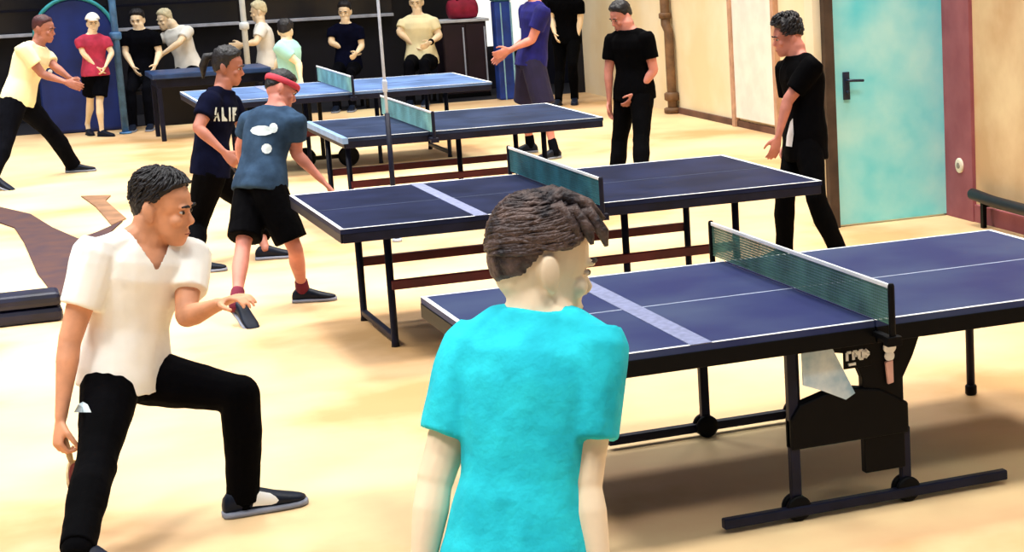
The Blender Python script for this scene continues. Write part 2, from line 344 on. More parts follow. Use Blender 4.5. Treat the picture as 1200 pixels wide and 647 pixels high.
def hand(mb, W, d, n, right, s, curl):
    d = nrm(d); n = nrm(n-d*(n@d)); t = np.cross(d, n) if right else np.cross(n, d)
    R = []
    for o, w, th in ((-.01, .024, .018), (.02, .032, .017), (.06, .041, .015), (.09, .042, .013), (.102, .036, .009)):
        R.append([W+s*(d*o+t*w*math.cos(q)+n*th*math.sin(q)) for q in np.arange(12)*math.pi/6])
    mb.rings(R)
    for off, ln in ((.031, .9), (.0105, 1.), (-.0105, .94), (-.031, .76)):
        p = W+s*(d*.093+t*off); a = 0; pts = [W+s*(d*.07+t*off), p]
        for k, seg in enumerate((.042, .028, .022)):
            a += curl*(.8, 1.05, .7)[k]; p = p+s*ln*seg*(d*math.cos(a)+n*math.sin(a)+t*off*1.2); pts.append(p)
        mb.tube(pts, [.0085*s, .0098*s, .009*s, .0082*s, .0068*s], 8)
    p0 = W+s*(d*.022+t*.022); p1 = W+s*(d*.052+t*.05+n*.010); p2 = p1+s*(d*.030+t*.012+n*.012*(1+curl)); p3 = p2+s*(d*.026-t*.004*curl+n*.012*(1+curl))
    mb.tube([p0, p1, p2, p3], [.013*s, .0125*s, .0105*s, .008*s], 8)

def smooth01(x): x = np.clip(x, 0, 1); return x*x*(3-2*x)
EYEM = None
def person(label, sp, group=None, name='person'):
    s = sp['s']; w = sp.get('w', 1.); vox = sp.get('vox', .0065); fh = sp['face'] 
    heading = sp['heading']; sh_head = sp.get('shoulder', heading)
    if 'pelY' in sp: Pv = at_y(sp['pelvis'][0], sp['pelvis'][1], sp['pelY'])
    else: Pv = at_d(*sp['pelvis'])
    Lt = .52*s
    N = chain(Pv, *sp['neck'][:2], Lt, sp['neck'][2])
    spine = nrm(N-Pv)
    def frame(h, up):
        f = hd(h); r = np.cross(f, V(0, 0, 1)); r = nrm(r-up*(r@up)*1.0); return r, np.cross(up, r)
    Rp, Fp = frame(heading, nrm(spine*.6+V(0, 0, .4))); Rs, Fs = frame(sh_head, spine)
    if sp.get('tilt'): a = math.radians(sp['tilt']); Rs, up2 = math.cos(a)*Rs+math.sin(a)*spine, spine
    bend = sp.get('bend', .03)*s
    # ---- body
    body = MB()
    def torso(mb, tab, infl, lo, hi, wx=1.0, flare=0.):
        rows = [r for r in interp(tab, 26) if lo-1e-6 <= r[0] <= hi+1e-6]; R = []
        for t, rx, ry, oy in rows:
            k = min(max(t, 0), 1); X = nrm(Rp*(1-k)+Rs*k); Y = nrm(np.cross(spine, X)); X = nrm(np.cross(Y, spine)); ww = w if t < 1 else 1
            c = Pv+(N-Pv)*t-Y*bend*math.sin(math.pi*min(max(t, 0), 1))+Y*oy*s
            ex = infl+flare*max(0, .45-t)
            R.append([c+X*(rx*s*ww*wx+ex)*math.copysign(abs(math.cos(q))**.85, math.cos(q))+Y*(ry*s*ww+ex)*math.copysign(abs(math.sin(q))**.85, math.sin(q)) for q in np.arange(22)*2*math.pi/22])
        mb.rings(R)
    torso(body, TORSO, 0, -.24, 1.3)
    hipw = .088*s*w; shw = sp.get('shw', .172)*s; shd = .055*s
    J = {}
    for sd, sg in (('L', -1), ('R', 1)):
        J['h'+sd] = Pv+Rp*hipw*sg-spine*.03*s
        J['s'+sd] = N+Rs*shw*sg-spine*shd+V(0, 0, sp.get('shrug'+sd, 0.))
        body.tube([N+spine*.05*s, N+Rs*sg*shw*.45-spine*.012*s, J['s'+sd]], [.05*s, .052*s, .05*s], 12)
    lw = sp.get('limbw', 1.1); ak = sp.get('armk', 1.); lU, lF, lT, lS = .285*s*ak, .25*s*ak, .43*s, .42*s
    for sd, sg in (('L', -1), ('R', 1)):
        e = sp['elbow'+sd]; wr = sp['wrist'+sd]
        E_ = chain(J['s'+sd], e[0], e[1], lU, e[2]); W_2 = chain(E_, wr[0], wr[1], lF, wr[2]); J['e'+sd], J['w'+sd] = E_, W_2
        sidev = np.cross(E_-J['s'+sd], W_2-E_); sidev = Rs if np.linalg.norm(sidev) < 1e-4 else nrm(sidev)
        loft_limb(body, J['s'+sd], E_, sidev, UPARM, s*(.5+.5*w)*lw); loft_limb(body, E_, W_2, sidev, FORE, s*(.5+.5*w)*(.5+.5*lw))
        body.ell(E_, V(.037, 0, 0)*s, V(0, .037, 0)*s, V(0, 0, .037)*s)
        n_ = sp.get('palm'+sd); n_ = hd(n_) if isinstance(n_, (int, float)) else (V(*n_) if n_ is not None else -Rs*sg)
        hdv = sp.get('handdir'+sd); hv = nrm(W_2-E_) if hdv is None else nrm(nrm(W_2-E_)+V(*hdv)); J['d'+sd] = hv; J['n'+sd] = n_
        hand(body, W_2+hv*.005, hv, n_, sg > 0, s, sp.get('curl'+sd, .35))
        # legs
        f = sp['foot'+sd]; lift = f[3] if len(f) > 3 else 0.
        Ag = at_z(f[0], f[1], 0.) if len(f) < 5 else V(f[0], f[1], 0.)
        An = Ag+V(0, 0, .085*s+lift); k = sp['knee'+sd]
        Kn, An = ik(J['h'+sd], An, lT, lS, k[:2], Fp*(k[2] if len(k) > 2 else .3)); J['k'+sd], J['a'+sd] = Kn, An
        sv = np.cross(Kn-J['h'+sd], An-Kn); sv = Rp if np.linalg.norm(sv) < 1e-3*s else nrm(sv)
        if sv@Rp < 0: sv = -sv
        J['sv'+sd] = sv
        loft_limb(body, J['h'+sd], Kn, sv, THIGH, s*w); loft_limb(body, Kn, An, sv, [(t, a, b, -o) for t, a, b, o in SHIN], s*w)
        body.ell(Kn, V(.05, 0, 0)*s*w, V(0, .05, 0)*s*w, V(0, 0, .05)*s*w)
        fd = hd(f[2]); J['f'+sd] = fd; base = V(An[0], An[1], lift)
        pit = sp.get('heel'+sd, 0.); upv = V(0, 0, 1)
        # heel lift: rotate about the ball of the foot
        def fp(x, y, z, base=base, fd=fd, pit=pit):
            rx = np.cross(fd, V(0, 0, 1)); xx, zz = x-.13*s, z; ca, sa = math.cos(pit), math.sin(pit)
            return V(base[0], base[1], 0)+fd*(.13*s+xx*ca+zz*sa)+rx*y+V(0, 0, max(0.002, -xx*sa+zz*ca) if z <= 0.003 else -xx*sa+zz*ca)
        J['fp'+sd] = fp
        body.tube([An, fp(.02*s, 0, .05*s), fp(.1*s, 0, .035*s), fp(.17*s, 0, .025*s)], [.035*s, .034*s, .028*s, .018*s], 10)
    # ---- head
    Hc = at_d(sp['head'][0], sp['head'][1], (N-EYE)@FW+sp['head'][2]) if len(sp['head']) > 2 else chain(N, *sp['head'][:2], .155*s, 0) 
    dh = Hc-N; lh = np.linalg.norm(dh); hk = sp.get('headk', 1.04); Hc = N+dh/lh*min(lh, .185*s*hk)
    hh = .232*s; pitch = math.radians(sp.get('nod', 0.)); rollh = math.radians(sp.get('hroll', 0.))
    Fh0 = hd(fh); Rh = np.cross(Fh0, V(0, 0, 1)); Fh = Fh0*math.cos(pitch)-V(0, 0, 1)*math.sin(pitch); Uh = np.cross(Rh, Fh)
    Rh, Uh = Rh*math.cos(rollh)+Uh*math.sin(rollh), Uh*math.cos(rollh)-Rh*math.sin(rollh)
    s0 = s; s = s*hk
    hp = lambda x, y, z, s=s: Hc+s*(Rh*x+Fh*y+Uh*z)
    hdm = MB(); R = []
    for t, fr, bk, hw in interp(HEADP, 30):
        z = (t-.5)*.232; cy, ry = (fr+bk)/2, (fr-bk)/2
        R.append([hp(hw*math.cos(q)*(1-.12*max(0, math.sin(q))*(t < .5)), cy+ry*math.sin(q), z) for q in np.arange(24)*2*math.pi/24])
    hdm.rings(R)
    cran = MB(); cran.v, cran.f, cran.m = list(hdm.v), list(hdm.f), list(hdm.m)
    nose = [(.088, .012, .008, .007), (.100, -.010, .010, .010), (.111, -.028, .013, .012), (.105, -.040, .016, .010), (.092, -.046, .012, .008)]
    hdm.rings([[hp(rx*math.cos(q), y+ry*math.sin(q)*.8-.006, z+.35*ry*math.sin(q)) for q in np.arange(10)*math.pi/5] for y, z, rx, ry in nose])
    for q in (-1, 1):
        hdm.ell(hp(q*.079, -.016, -.004), s*(Rh*.011-Fh*.008*q), s*(Fh*.019+Rh*.004*q), s*(Uh*.035-Fh*.006)); hdm.ell(hp(q*.077, -.004, -.030), s*Rh*.009, s*Fh*.010, s*Uh*.013)
        hdm.ell(hp(q*.03, .083, .022), s*Rh*.022, s*Fh*.012, s*Uh*.007)
        hdm.ell(hp(q*.038, .066, -.025), s*Rh*.022, s*Fh*.018, s*Uh*.02)
    hdm.ell(hp(0, .089, -.064), s*Rh*.024, s*Fh*.009, s*Uh*.006); hdm.ell(hp(0, .088, -.076), s*Rh*.020, s*Fh*.009, s*Uh*.007)
    body.add(hdm.v, hdm.f)
    body.tube([N-spine*.04*s, N+(Hc-N)*.5-Fh*.006*s, Hc-Uh*.02*s-Fh*.018*s], [.062*s, .055*s, .05*s], 16)
    base = (J['aL']+J['aR'])/2 if not sp.get('seated') else Pv; base = V(base[0], base[1], 0)
    skin = sp['skin']; me = remesh(body, vox, 3, name); me.materials.append(skin); me.materials.clear(); me.materials.append(skin)
    setco(me, coords(me)-base)
    root = link(name, me, None, 0, base); tag(root, label, 'person', group)
    def child(nm, m_, mesh, lab=None):
        setco(mesh, coords(mesh)-base); mesh.materials.clear(); mesh.materials.append(m_); o = link(nm, mesh, root); 
        if lab: o['label'] = lab
        return o
    # ---- face details
    if sp.get('eyes', True):
        for q in (-1, 1):
            e = MB(); e.ell(hp(q*.031, .0785, .004), s*Rh*.012, s*Fh*.008, s*Uh*.0058); eo = child('eye', mat('eye_white', '#c9beb4', .4), e.mesh('eye', [], True))
            e = MB(); e.ell(hp(q*.032, .0835, .004), s*Rh*.0078, s*Fh*.0056, s*Uh*.0062); me2 = e.mesh('iris', [mat('iris_dark', '#1c120c', .3)], True); setco(me2, coords(me2)-base); link('iris', me2, eo)
            e = MB(); e.tube([hp(q*.012, .094, .022), hp(q*.03, .096, .028), hp(q*.048, .082, .024)], [.004*s, .005*s, .003*s], 8); child('eyebrow', sp['hair'], e.mesh('eyebrow', [], True))
        e = MB(); e.ell(hp(0, .0935, -.0695), s*Rh*.021, s*Fh*.006, s*Uh*.0028); child('mouth', mat('mouth_red', '#8a4038', .6), e.mesh('mouth', [], True))
    # ---- hair
    hs = sp.get('hairstyle', {}); T = hs.get('t', .022); top = hs.get('top', 1.4); nape = hs.get('nape', -38); front = hs.get('front', 38); side = hs.get('side', -4)
    bv = BVHTree.FromPolygons([Vector(p) for p in cran.v], cran.f)
    cen = hp(0, -.01, .02); K, Q = 30, 56; Rg = []
    for i in range(K+1):
        el = math.radians(-75+ (165-.5)*i/K); ring = []
        for j in range(Q):
            az = 2*math.pi*j/Q; dl = V(math.sin(az)*math.cos(el), math.cos(az)*math.cos(el), math.sin(el)); d = nrm(Rh*dl[0]+Fh*dl[1]+Uh*dl[2])
            hit = bv.ray_cast(Vector(cen), Vector(d)); r = hit[3] if hit[3] else .09*s
            aa = abs((az+math.pi) % (2*math.pi)-math.pi); ad = math.degrees(aa)
            hl = np.interp(ad, [0, 35, 62, 80, 100, 130, 180], [front, front-3, front-16, side, side+4, nape+14, nape])
            k = float(smooth01((math.degrees(el)-hl)/14.+.3))
            lift = T*(.45+.55*float(smooth01((math.degrees(el)-10)/40)))*(1+(top-1)*float(smooth01((math.degrees(el)-30)/35)))
            nz = noise.noise(Vector((dl[0]*7+s*9, dl[1]*4, dl[2]*7)))*.35+noise.noise(Vector((dl[0]*19, dl[1]*9+s*5, dl[2]*19)))*.22
            ring.append(cen+d*(r+s*(k*lift*(1+nz)-(1-k)*.012)))
        Rg.append(ring)
    hb = MB(); hb.rings(Rg)
    rnd = random.Random(3)
    def surf(el, az):
        d = nrm(Rh*math.sin(az)*math.cos(el)+Fh*math.cos(az)*math.cos(el)+Uh*math.sin(el)); h = bv.ray_cast(Vector(cen), Vector(d)); return d, (h[3] or .09)
    for _ in range(hs.get('strands', 0)):
        az = rnd.uniform(-math.pi, math.pi); el = math.radians(rnd.uniform(8, 84)); ad = math.degrees(abs(az))
        hl = np.interp(ad, [0, 35, 62, 80, 100, 130, 180], [front, front-3, front-16, side, side+4, nape+14, nape])
        if math.degrees(el) < hl+8: continue
        sweep = hs.get('sweep', (.5, -.35)); pts = []; ln = rnd.uniform(.5, 1.)
        for q in range(6):
            a2 = az+sweep[0]*ln*q/5*(1.2-math.sin(el)*.2); e2 = max(el+sweep[1]*ln*q/5, math.radians(hl+4)); d, r = surf(e2, a2)
            lf = T*(.5+.5*float(smooth01((math.degrees(e2)-10)/40)))*(1+(top-1)*float(smooth01((math.degrees(e2)-30)/35)))
            pts.append(cen+d*(r+s*lf*(.98+.25*math.sin(q*.63))+s*rnd.uniform(-.001, .003)))
        w0 = rnd.uniform(.004, .0075)*s*hs.get('fine', 1.)
        hb.tube(pts, [w0*.5, w0, w0*1.1, w0, w0*.8, w0*.25], 6)
    for (pts, rad) in hs.get('tufts', []):
        hb.tube([hp(*p) for p in pts], [r*s for r in rad], 8)
    hm = hb.mesh('hair', [], True); ho = child('hair', sp['hair'], hm)
    if sp.get('headband'):
        R = []
        for q in np.arange(40)*2*math.pi/40:
            d = nrm(Rh*math.sin(q)+Fh*math.cos(q)+Uh*.28); hit = bv.ray_cast(Vector(cen), Vector(d)); R.append(cen+d*((hit[3] or .09)+T*s*.55+.004))
        e = MB(); e.rings([[R[i]+nrm(R[i]-cen)*.008*math.cos(a)+Uh*.02*s*math.sin(a) for a in np.arange(8)*math.pi/4] for i in range(40)]+[[R[0]+nrm(R[0]-cen)*.008*math.cos(a)+Uh*.02*s*math.sin(a) for a in np.arange(8)*math.pi/4]], 0, False)
        child('headband', sp['headband'], e.mesh('headband', [], True))
    if sp.get('cap'):
        e = MB(); R = []
        for i in range(10):
            el = math.radians(18+71.5*i/9); R.append([cen+((Rh*math.sin(q)*.108+Fh*math.cos(q)*.136-Fh*.012)*math.cos(el)+Uh*math.sin(el)*.142)*s for q in np.arange(28)*2*math.pi/28])
        e.rings(R); e.ell(hp(0, .115, .055), s*Rh*.07, s*Fh*.06, s*Uh*.008); child('cap', sp['cap'], e.mesh('cap', [], True))
    # ---- shirt
    s = s0
    g = MB(); lo = .22 if False else sp.get('hem', -.12); infl = sp.get('loose', .016)
    tab = [r for r in TORSO if r[0] > lo+.01 and r[0] < 1.0]; r0 = interp(TORSO, 60); f0 = [np.interp(lo, r0[:, 0], r0[:, i]) for i in range(1, 4)]
    tab = [(lo, max(f0[0], .166), max(f0[1], .112), 0)]+[(r[0], max(r[1], .166), max(r[2], .112), r[3]) if r[0] < .05 else r for r in tab]+[(1.0, .088, .068, -.004), (1.06, .062, .062, 0)]
    torso(g, tab, infl, lo, 1.06, 1., sp.get('flare', .02))
    slv = sp.get('sleeve', .62); sr = sp.get('sleever', .02)
    for sd, sg in (('L', -1), ('R', 1)):
        A, B = J['s'+sd], J['e'+sd]
        g.tube([N+Rs*sg*shw*.25-spine*.0*s, N+Rs*sg*shw*.55-spine*.012*s, A], [.055*s, .06*s, .062*s], 14)
        loft_limb(g, A, B, Rs if True else Fs, [(-.2, .035, .035, 0), (-.06, .056, .06, 0), (.1, .058, .062, 0), (min(slv, 1.), .050, .054, 0)], s*(.5+.5*w), sr if slv < 1 else .012)
        if slv >= 1:
            loft_limb(g, B, J['w'+sd], Rs, [(0, .04, .04, 0), (.3, .045, .045, 0), (min(slv-1, .95)+.001, .034, .032, 0)], s*(.5+.5*w), .012); g.ell(B, V(.052, 0, 0)*s, V(0, .052, 0)*s, V(0, 0, .052)*s)
    sm = remesh(g, sp.get('cvox', .009), 5, 'shirt'); wrinkle(sm, sp.get('wr', .006), sp.get('wf', 9.), (1, 1, .45), s*7)
    if sp.get('vneck'):
        cv = coords(sm); rel = cv-N; a_ = rel@Rs; b_ = -(rel@spine); f_ = rel@Fs
        kill = (f_ > .0) & (b_ < sp['vneck']-1.7*np.abs(a_))
        bm = bmesh.new(); bm.from_mesh(sm); bm.verts.ensure_lookup_table(); bmesh.ops.delete(bm, geom=[bm.verts[i] for i in np.nonzero(kill)[0]], context='VERTS')
        for _ in range(8): bmesh.ops.smooth_vert(bm, verts=[v for v in bm.verts if v.is_boundary], factor=.5, use_axis_x=True, use_axis_y=True, use_axis_z=True)
        bm.to_mesh(sm); bm.free()
    shirt = child('shirt', sp['shirt'], sm)
    if sp.get('shirtlabel'): shirt['label'] = sp['shirtlabel']
    # ---- trousers / shorts
    g = MB(); kl = sp.get('legs', 2.)                    # 1 = to the knee, 2 = to the ankle
    ptab = [(t, a, b_, c) for t, a, b_, c in TORSO if -.2 < t < .2]; ptab = [(-.2, .10, .08, 0)]+ptab+[(.2, .150, .102, .004)]
    torso(g, ptab, .008, -.2, .2); lr = sp.get('legloose', .012)
    for sd in 'LR':
        A, B, D2, sv = J['h'+sd], J['k'+sd], J['a'+sd], J['sv'+sd]
        t1 = min(kl, 1.)
        if kl <= 1: loft_limb(g, A, B, sv, [(-.12, .06, .06, 0), (-.05, .082, .088, 0), (.1, .088, .094, 0), (.4, .083, .09, 0), (t1, .080, .086, 0)], s*w, lr)
        else:
            loft_limb(g, A, B, sv, [r for r in THIGH if r[0] <= 1], s*w, lr); q = .054*s*w+lr; g.ell(B, V(q, 0, 0), V(0, q, 0), V(0, 0, q))
            loft_limb(g, B, D2, sv, [(0, .052, .056, 0), (.15, .05, .054, -.004), (.35, .053, .057, -.01), (.7, .043, .046, -.004), (kl-1+(.06 if kl > 1.9 else 0), .040, .046, 0)], s*w, lr)
    tm = remesh(g, sp.get('cvox', .009), 4, 'trousers'); wrinkle(tm, .005, 8., (1, 1, .8), s*3)
    tro = child('shorts' if kl <= 1 else 'trousers', sp['pants'], tm)
    # ---- shoes
    for sd in 'LR':
        fp = J['fp'+sd]; s = s0*sp.get('shoek', 1.); R = []; R2 = []
        for x, hw, h0, h1 in ((-.072, .016, .02, .05), (-.066, .027, .016, .07), (-.045, .035, .016, .095), (-.01, .038, .016, .105), (.03, .039, .016, .10), (.07, .042, .016, .082), (.11, .047, .016, .066), (.15, .048, .016, .054), (.18, .043, .016, .046), (.20, .032, .018, .040), (.212, .014, .022, .034)):
            R.append([fp(x*s, hw*s*math.copysign(abs(math.cos(q))**.8, math.cos(q)), s*((h0+h1)/2+(h1-h0)/2*math.copysign(abs(math.sin(q))**.75, math.sin(q)))) for q in np.arange(16)*math.pi/8])
            R2.append([fp(x*s*1.03, (hw+.004)*s*math.copysign(abs(math.cos(q))**.6, math.cos(q)), s*(.012+.012*math.copysign(abs(math.sin(q))**.5, math.sin(q)))) for q in np.arange(16)*math.pi/8])
        e = MB(); e.rings(R); so_ = child('shoe', sp.get('shoe', MATS['shoe_navy']), e.mesh('shoe', [], True))
        e = MB(); e.rings(R2); me2 = e.mesh('sole', [sp.get('sole', MATS['sole_grey'])], True); setco(me2, coords(me2)-base); link('sole', me2, so_)
        if sp.get('patch') == sd:
            def sq(x, q):
                tb = [(-.045, .035, .016, .095), (-.01, .038, .016, .105), (.03, .039, .016, .10), (.07, .042, .016, .082), (.11, .047, .016, .066)]; a = [np.interp(x, [t[0] for t in tb], [t[k] for t in tb]) for k in (1, 2, 3)]
                return fp(x*s, (a[0]+.0025)*s*abs(math.cos(q))**.8, s*((a[1]+a[2])/2+(a[2]-a[1])/2*math.copysign(abs(math.sin(q))**.75, math.sin(q))+.001))
            e = MB(); R3 = [[sq(x0+(x1-x0)*u/7., q0) for u in range(8)] for q0, x0, x1 in ((-.55, .02, .085), (-.3, .022, .10), (0., .03, .108), (.35, .04, .10), (.75, .05, .085))]
            vs_ = [p for r_ in R3 for p in r_]; e.add(vs_, [(a*8+b, a*8+b+1, a*8+b+9, a*8+b+8) for a in range(4) for b in range(7)]); me2 = e.mesh('shoe_patch', [mat('patch_white', '#eef2f4', .6, .03)], True); setco(me2, coords(me2)-base); tag(link('shoe_patch', me2, so_), 'white side patch')
        if sp.get('sock'):
            e = MB(); e.tube([J['a'+sd]+(J['k'+sd]-J['a'+sd])*q for q in (-.16, -.06, .05, .2, .24)], [.036*s, .047*s, .046*s, .043*s, .036*s], 14); child('sock', sp['sock'], e.mesh('sock', [], True))
    return root, J, dict(N=N, Pv=Pv, spine=spine, Rs=Rs, Fs=Fs, Rp=Rp, Fp=Fp, Hc=Hc, base=base, shirt=shirt, pants=tro, hp=hp)

def decal(parent_obj, base, o, d, right, up, polys, m_, name, label=None):
    """thin print laid on a garment: outline points (a, b) in metres, carried along d on to the cloth"""
    me = parent_obj.data; cv = coords(me)+base
    bv = BVHTree.FromPolygons([Vector(p) for p in cv], [tuple(p.vertices) for p in me.polygons]); mb = MB()
    for poly in polys:
        vs = []
        c = np.mean(np.array(poly), axis=0); pts = []
        for i in range(len(poly)):
            p, q = np.array(poly[i]), np.array(poly[(i+1) % len(poly)]); pts += [p, (p+q)/2]
        for p in [c]+pts:
            P = o+right*p[0]+up*p[1]; h = bv.ray_cast(Vector(P-d*.4), Vector(d))
            vs.append((np.array(h[0])-d*.006 if h[0] is not None else P)-base)
        n = len(pts); vs2 = [v+d*.004 for v in vs]
        mb.add(vs+vs2, [(0, 1+i, 1+(i+1) % n) for i in range(n)]+[(1+i, n+2+i, n+2+(i+1) % n, 1+(i+1) % n) for i in range(n)])
    o2 = mb.obj(name, m_, parent_obj)
    if label: o2['label'] = label
    return o2

m_shoe = mat('shoe_navy', '#091428', .5, .2, 14, spec=.2); m_sole = mat('sole_grey', '#8d93a6', .7)
blk = mat('cloth_black', '#020204', .9, .2, 8, bump=.15, spec=.05); blk2 = mat('cloth_ink', '#06070e', .9, .2, 8, bump=.15, spec=.05)
hairK = mat('hair_black', '#120f16', .55, .3, 30, bump=.4, bscale=60); hairB = mat('hair_brown', '#6a5650', .55, col2='#170e15', scale=24., bump=.5, bscale=70)
skT = mat('skin_tan', '#d99a76', .6, .1, 10); skP = mat('skin_pale', '#f8dfbc', .6, .06, 6); skR = mat('skin_rose', '#c98272', .6, .12, 8); skB = mat('skin_brown', '#a86c5a', .6, .12, 8)
whiteS = mat('shirt_white', '#f3f2ec', .9, .05, 5, bump=.12); yel = mat('shirt_ivory', '#f6ecc0', .9, .05, 5)
cyan = mat('shirt_cyan', '#1fd0e0', .85, col2='#0fb9cc', scale=11., bump=.25, bscale=26)
greyS = mat('shirt_grey', '#324760', 1., .18, 9, bump=.15, spec=.08); navyS = mat('shirt_navy', '#0a0d22', 1., .2, 9, spec=.05)
redS = mat('shirt_red', '#b83250', .9, .15, 12); tealS = mat('shirt_teal', '#a8e0da', .9, .06, 6); blueS = mat('shirt_blue', '#12126c', .9, .2, 8)
maroonM = mat('maroon_rubber', '#8a1430', .6, .1)
printW = mat('print_white', '#c9d6dc', .8, .1, 40)

PEOPLE = {}
# 1 the boy in front
PEOPLE['boy'] = person('boy in cyan t-shirt seen from behind, standing nearest the camera', dict(
    s=.985, w=.84, D=4, vox=.005, cvox=.007, heading=62, shoulder=58, tilt=4, pelvis=(606, 662, 4.0), neck=(630, 382, .2), shw=.130, limbw=1.15, headk=1.14, head=(633, 313, .02), face=8, nod=14, hroll=0,
    elbowL=(508, 568, 0), wristL=(490, 700, 0), elbowR=(684, 568, 0), wristR=(708, 698, 0), footL=(590, 1220, 62), footR=(660, 1190, 50), kneeL=(590, 900), kneeR=(650, 880),
    skin=skP, hair=hairB, shirt=cyan, pants=blk2, loose=.012, flare=.03, hem=-.34, wr=.007, wf=10., sleeve=.66, sleever=.022, palmL=58-90, palmR=58+90,
    hairstyle=dict(t=.012, top=1.7, nape=-44, front=30, side=10, strands=1100, fine=.55, sweep=(.9, -.3), tufts=[([(-.03+.02*i, -.06+.01*i, .115), (-.02+.02*i, .0, .138+.004*(i % 2)), (.0+.018*i, .05, .13), (.01+.016*i, .085, .108)], [.012, .016, .014, .006]) for i in range(4)]+[([(.05, -.05+.03*i, .10), (.062, -.01+.03*i, .118), (.075, .02+.03*i, .085), (.078, .03+.03*i, .06)], [.01, .014, .012, .004]) for i in range(3)])))
# 2 the man in white
PEOPLE['man'] = person('man in white V-neck t-shirt and black track pants lunging forward on front leg', dict(
    s=1.03, w=1.02, headk=1.14, armk=1.13, shoek=1.12, sock=blk, patch='L', vox=.006, cvox=.008, heading=-42, shoulder=-72, tilt=-3, pelvis=(148, 436, 7.55), neck=(170, 284, -.6), head=(190, 244, .0), face=-28, nod=12, shw=.185,
    elbowR=(74, 425, -.5), wristR=(70, 502, -.3), elbowL=(218, 372, -.6), wristL=(258, 356, -.6), curlR=1.0, curlL=.5, palmL=(0, 0, -1),
    footL=(287, 603, 6), footR=(84, 722, -35), kneeL=(272, 452, 1.), kneeR=(112, 560, .3), heelR=.5, skin=skT, hair=hairK, shirt=whiteS, pants=blk, loose=.022, flare=.02, hem=-.1, vneck=.075,
    wr=.007, wf=8, sleeve=.6, sleever=.026, legloose=.020, hairstyle=dict(strands=520, fine=.6, sweep=(.3, -.4), t=.016, top=1.2, nape=-58, front=40, side=0)))
# 3 player in grey
PEOPLE['grey'] = person('player in grey t-shirt and black shorts reaching over the left end of dark table', dict(
    s=.93, w=.98, heading=25, shoulder=40, pelvis=(306, 216, 11.75), neck=(322, 132, .5), head=(329, 106, .06), face=-5, nod=28, hroll=18, shw=.18,
    elbowR=(347, 180, .3), wristR=(378, 212, .3), elbowL=(282, 172, .4), wristL=(288, 205, .6), palmR=(0, 0, -1), footR=(356, 354, -15), footL=(277, 382, -70), kneeR=(343, 288, .4), kneeL=(283, 292, .4), heelL=.5,
    skin=skR, hair=hairK, shirt=greyS, pants=blk, legs=.86, legloose=.03, loose=.022, flare=.03, headband=mat('band_red', '#c23a4c', .8), sock=mat('sock_maroon', '#6a1830', .9), hairstyle=dict(t=.016, top=1.3)))
# 4 navy player behind
PEOPLE['navy'] = person('dark-haired player in navy printed shirt and black shorts, behind the player in grey', dict(
    s=1.0, w=.95, heading=-8, shoulder=-30, pelvis=(248, 196, 13.5), neck=(260, 106, -.3), head=(268, 76, 0), face=-20, nod=14,
    elbowR=(232, 150, -.6), wristR=(262, 178, -.6), elbowL=(285, 150, .4), wristL=(300, 180, .3), curlR=1., footR=(228, 320, -10), footL=(312, 304, -10), kneeR=(228, 262, .5), kneeL=(296, 245, .5),
    skin=skB, hair=hairK, shirt=navyS, pants=blk, legs=1.75, legloose=.03, loose=.024, hairstyle=dict(t=.022, top=1.3, nape=-55, front=42, side=-30, tufts=[([(0, -.10, .06), (0, -.15, .04), (-.01, -.165, -.03), (-.01, -.15, -.11)], [.02, .03, .028, .008])])))
# 5 man in ivory shirt at the left edge
PEOPLE['ivory'] = person('man in ivory t-shirt and black trousers stepping forward at the left edge', dict(
    s=1.0, heading=-28, shoulder=-45, pelvis=(22, 116, 18.5), neck=(43, 56, -.2), head=(51, 34, 0), face=-28, nod=12, elbowL=(64, 78, -.3), wristL=(82, 92, -.5), elbowR=(52, 90, -.8), wristR=(76, 96, -.5),
    footL=(86, 202, -12), footR=(-12, 224, -28), kneeL=(80, 130, 1.), kneeR=(10, 172, .4), heelR=.4, skin=skB, hair=mat('hair_auburn', '#4a2226', .6, .2, 20), shirt=yel, pants=blk2, loose=.024, legloose=.03, hem=-.08, hairstyle=dict(t=.012)))
# 6 red shirt
PEOPLE['red'] = person('child in red t-shirt with white cap standing before the blue crash mat', dict(
    s=.80, heading=-80, pelvis=(112, 84, 22.4), neck=(108, 43, 0), head=(109, 28, 0), face=-90, elbowL=(131, 62, -.2), wristL=(124, 77, -.7), elbowR=(97, 62, -.2), wristR=(112, 78, -.7),
    footL=(120, 160, -45), footR=(103, 158, -80), kneeL=(116, 122), kneeR=(107, 118), skin=skP, hair=hairB, cap=whiteS, shirt=redS, pants=blk2, legs=.8, legloose=.02, vox=.008, cvox=.011, sole=m_shoe))
def seated(label, px, py, pelY, npx, npy, hx, hy, heading, face, el, wl, er, wrr, shirt, skin=skP, hair=hairK, s=.95, pants=blk2, nod=10, **kw):
    P = at_y(px, py, pelY); f = hd(heading); r = np.cross(f, V(0, 0, 1)); k = {}
    for sd, sg in (('L', -1), ('R', 1)):
        A = P+f*.46*s+r*sg*.1; k['foot'+sd] = (A[0], A[1], heading, 0., True); kp = proj(P+f*.42*s+r*sg*.1+V(0, 0, .0)); k['knee'+sd] = (kp[0], kp[1], .6)
    k.update(kw)
    return person(label, dict(s=s, heading=heading, pelvis=(px, py), pelY=pelY, neck=(npx, npy-3, -.1), head=(hx, hy, 0), face=face, nod=nod, elbowL=el, wristL=wl, elbowR=er, wristR=wrr, skin=skin, hair=hair, shirt=shirt, pants=pants, seated=True, vox=.008, cvox=.012, **k))
PEOPLE['darkseat'] = seated('seated onlooker in dark shirt behind the navy table, beside the red shirted child', 168, 86, 24.75, 164, 41, 161, 24, -105, -110, (187, 62, -.2), (182, 76, -.8), (147, 62, -.2), (156, 78, -.8), blk2)
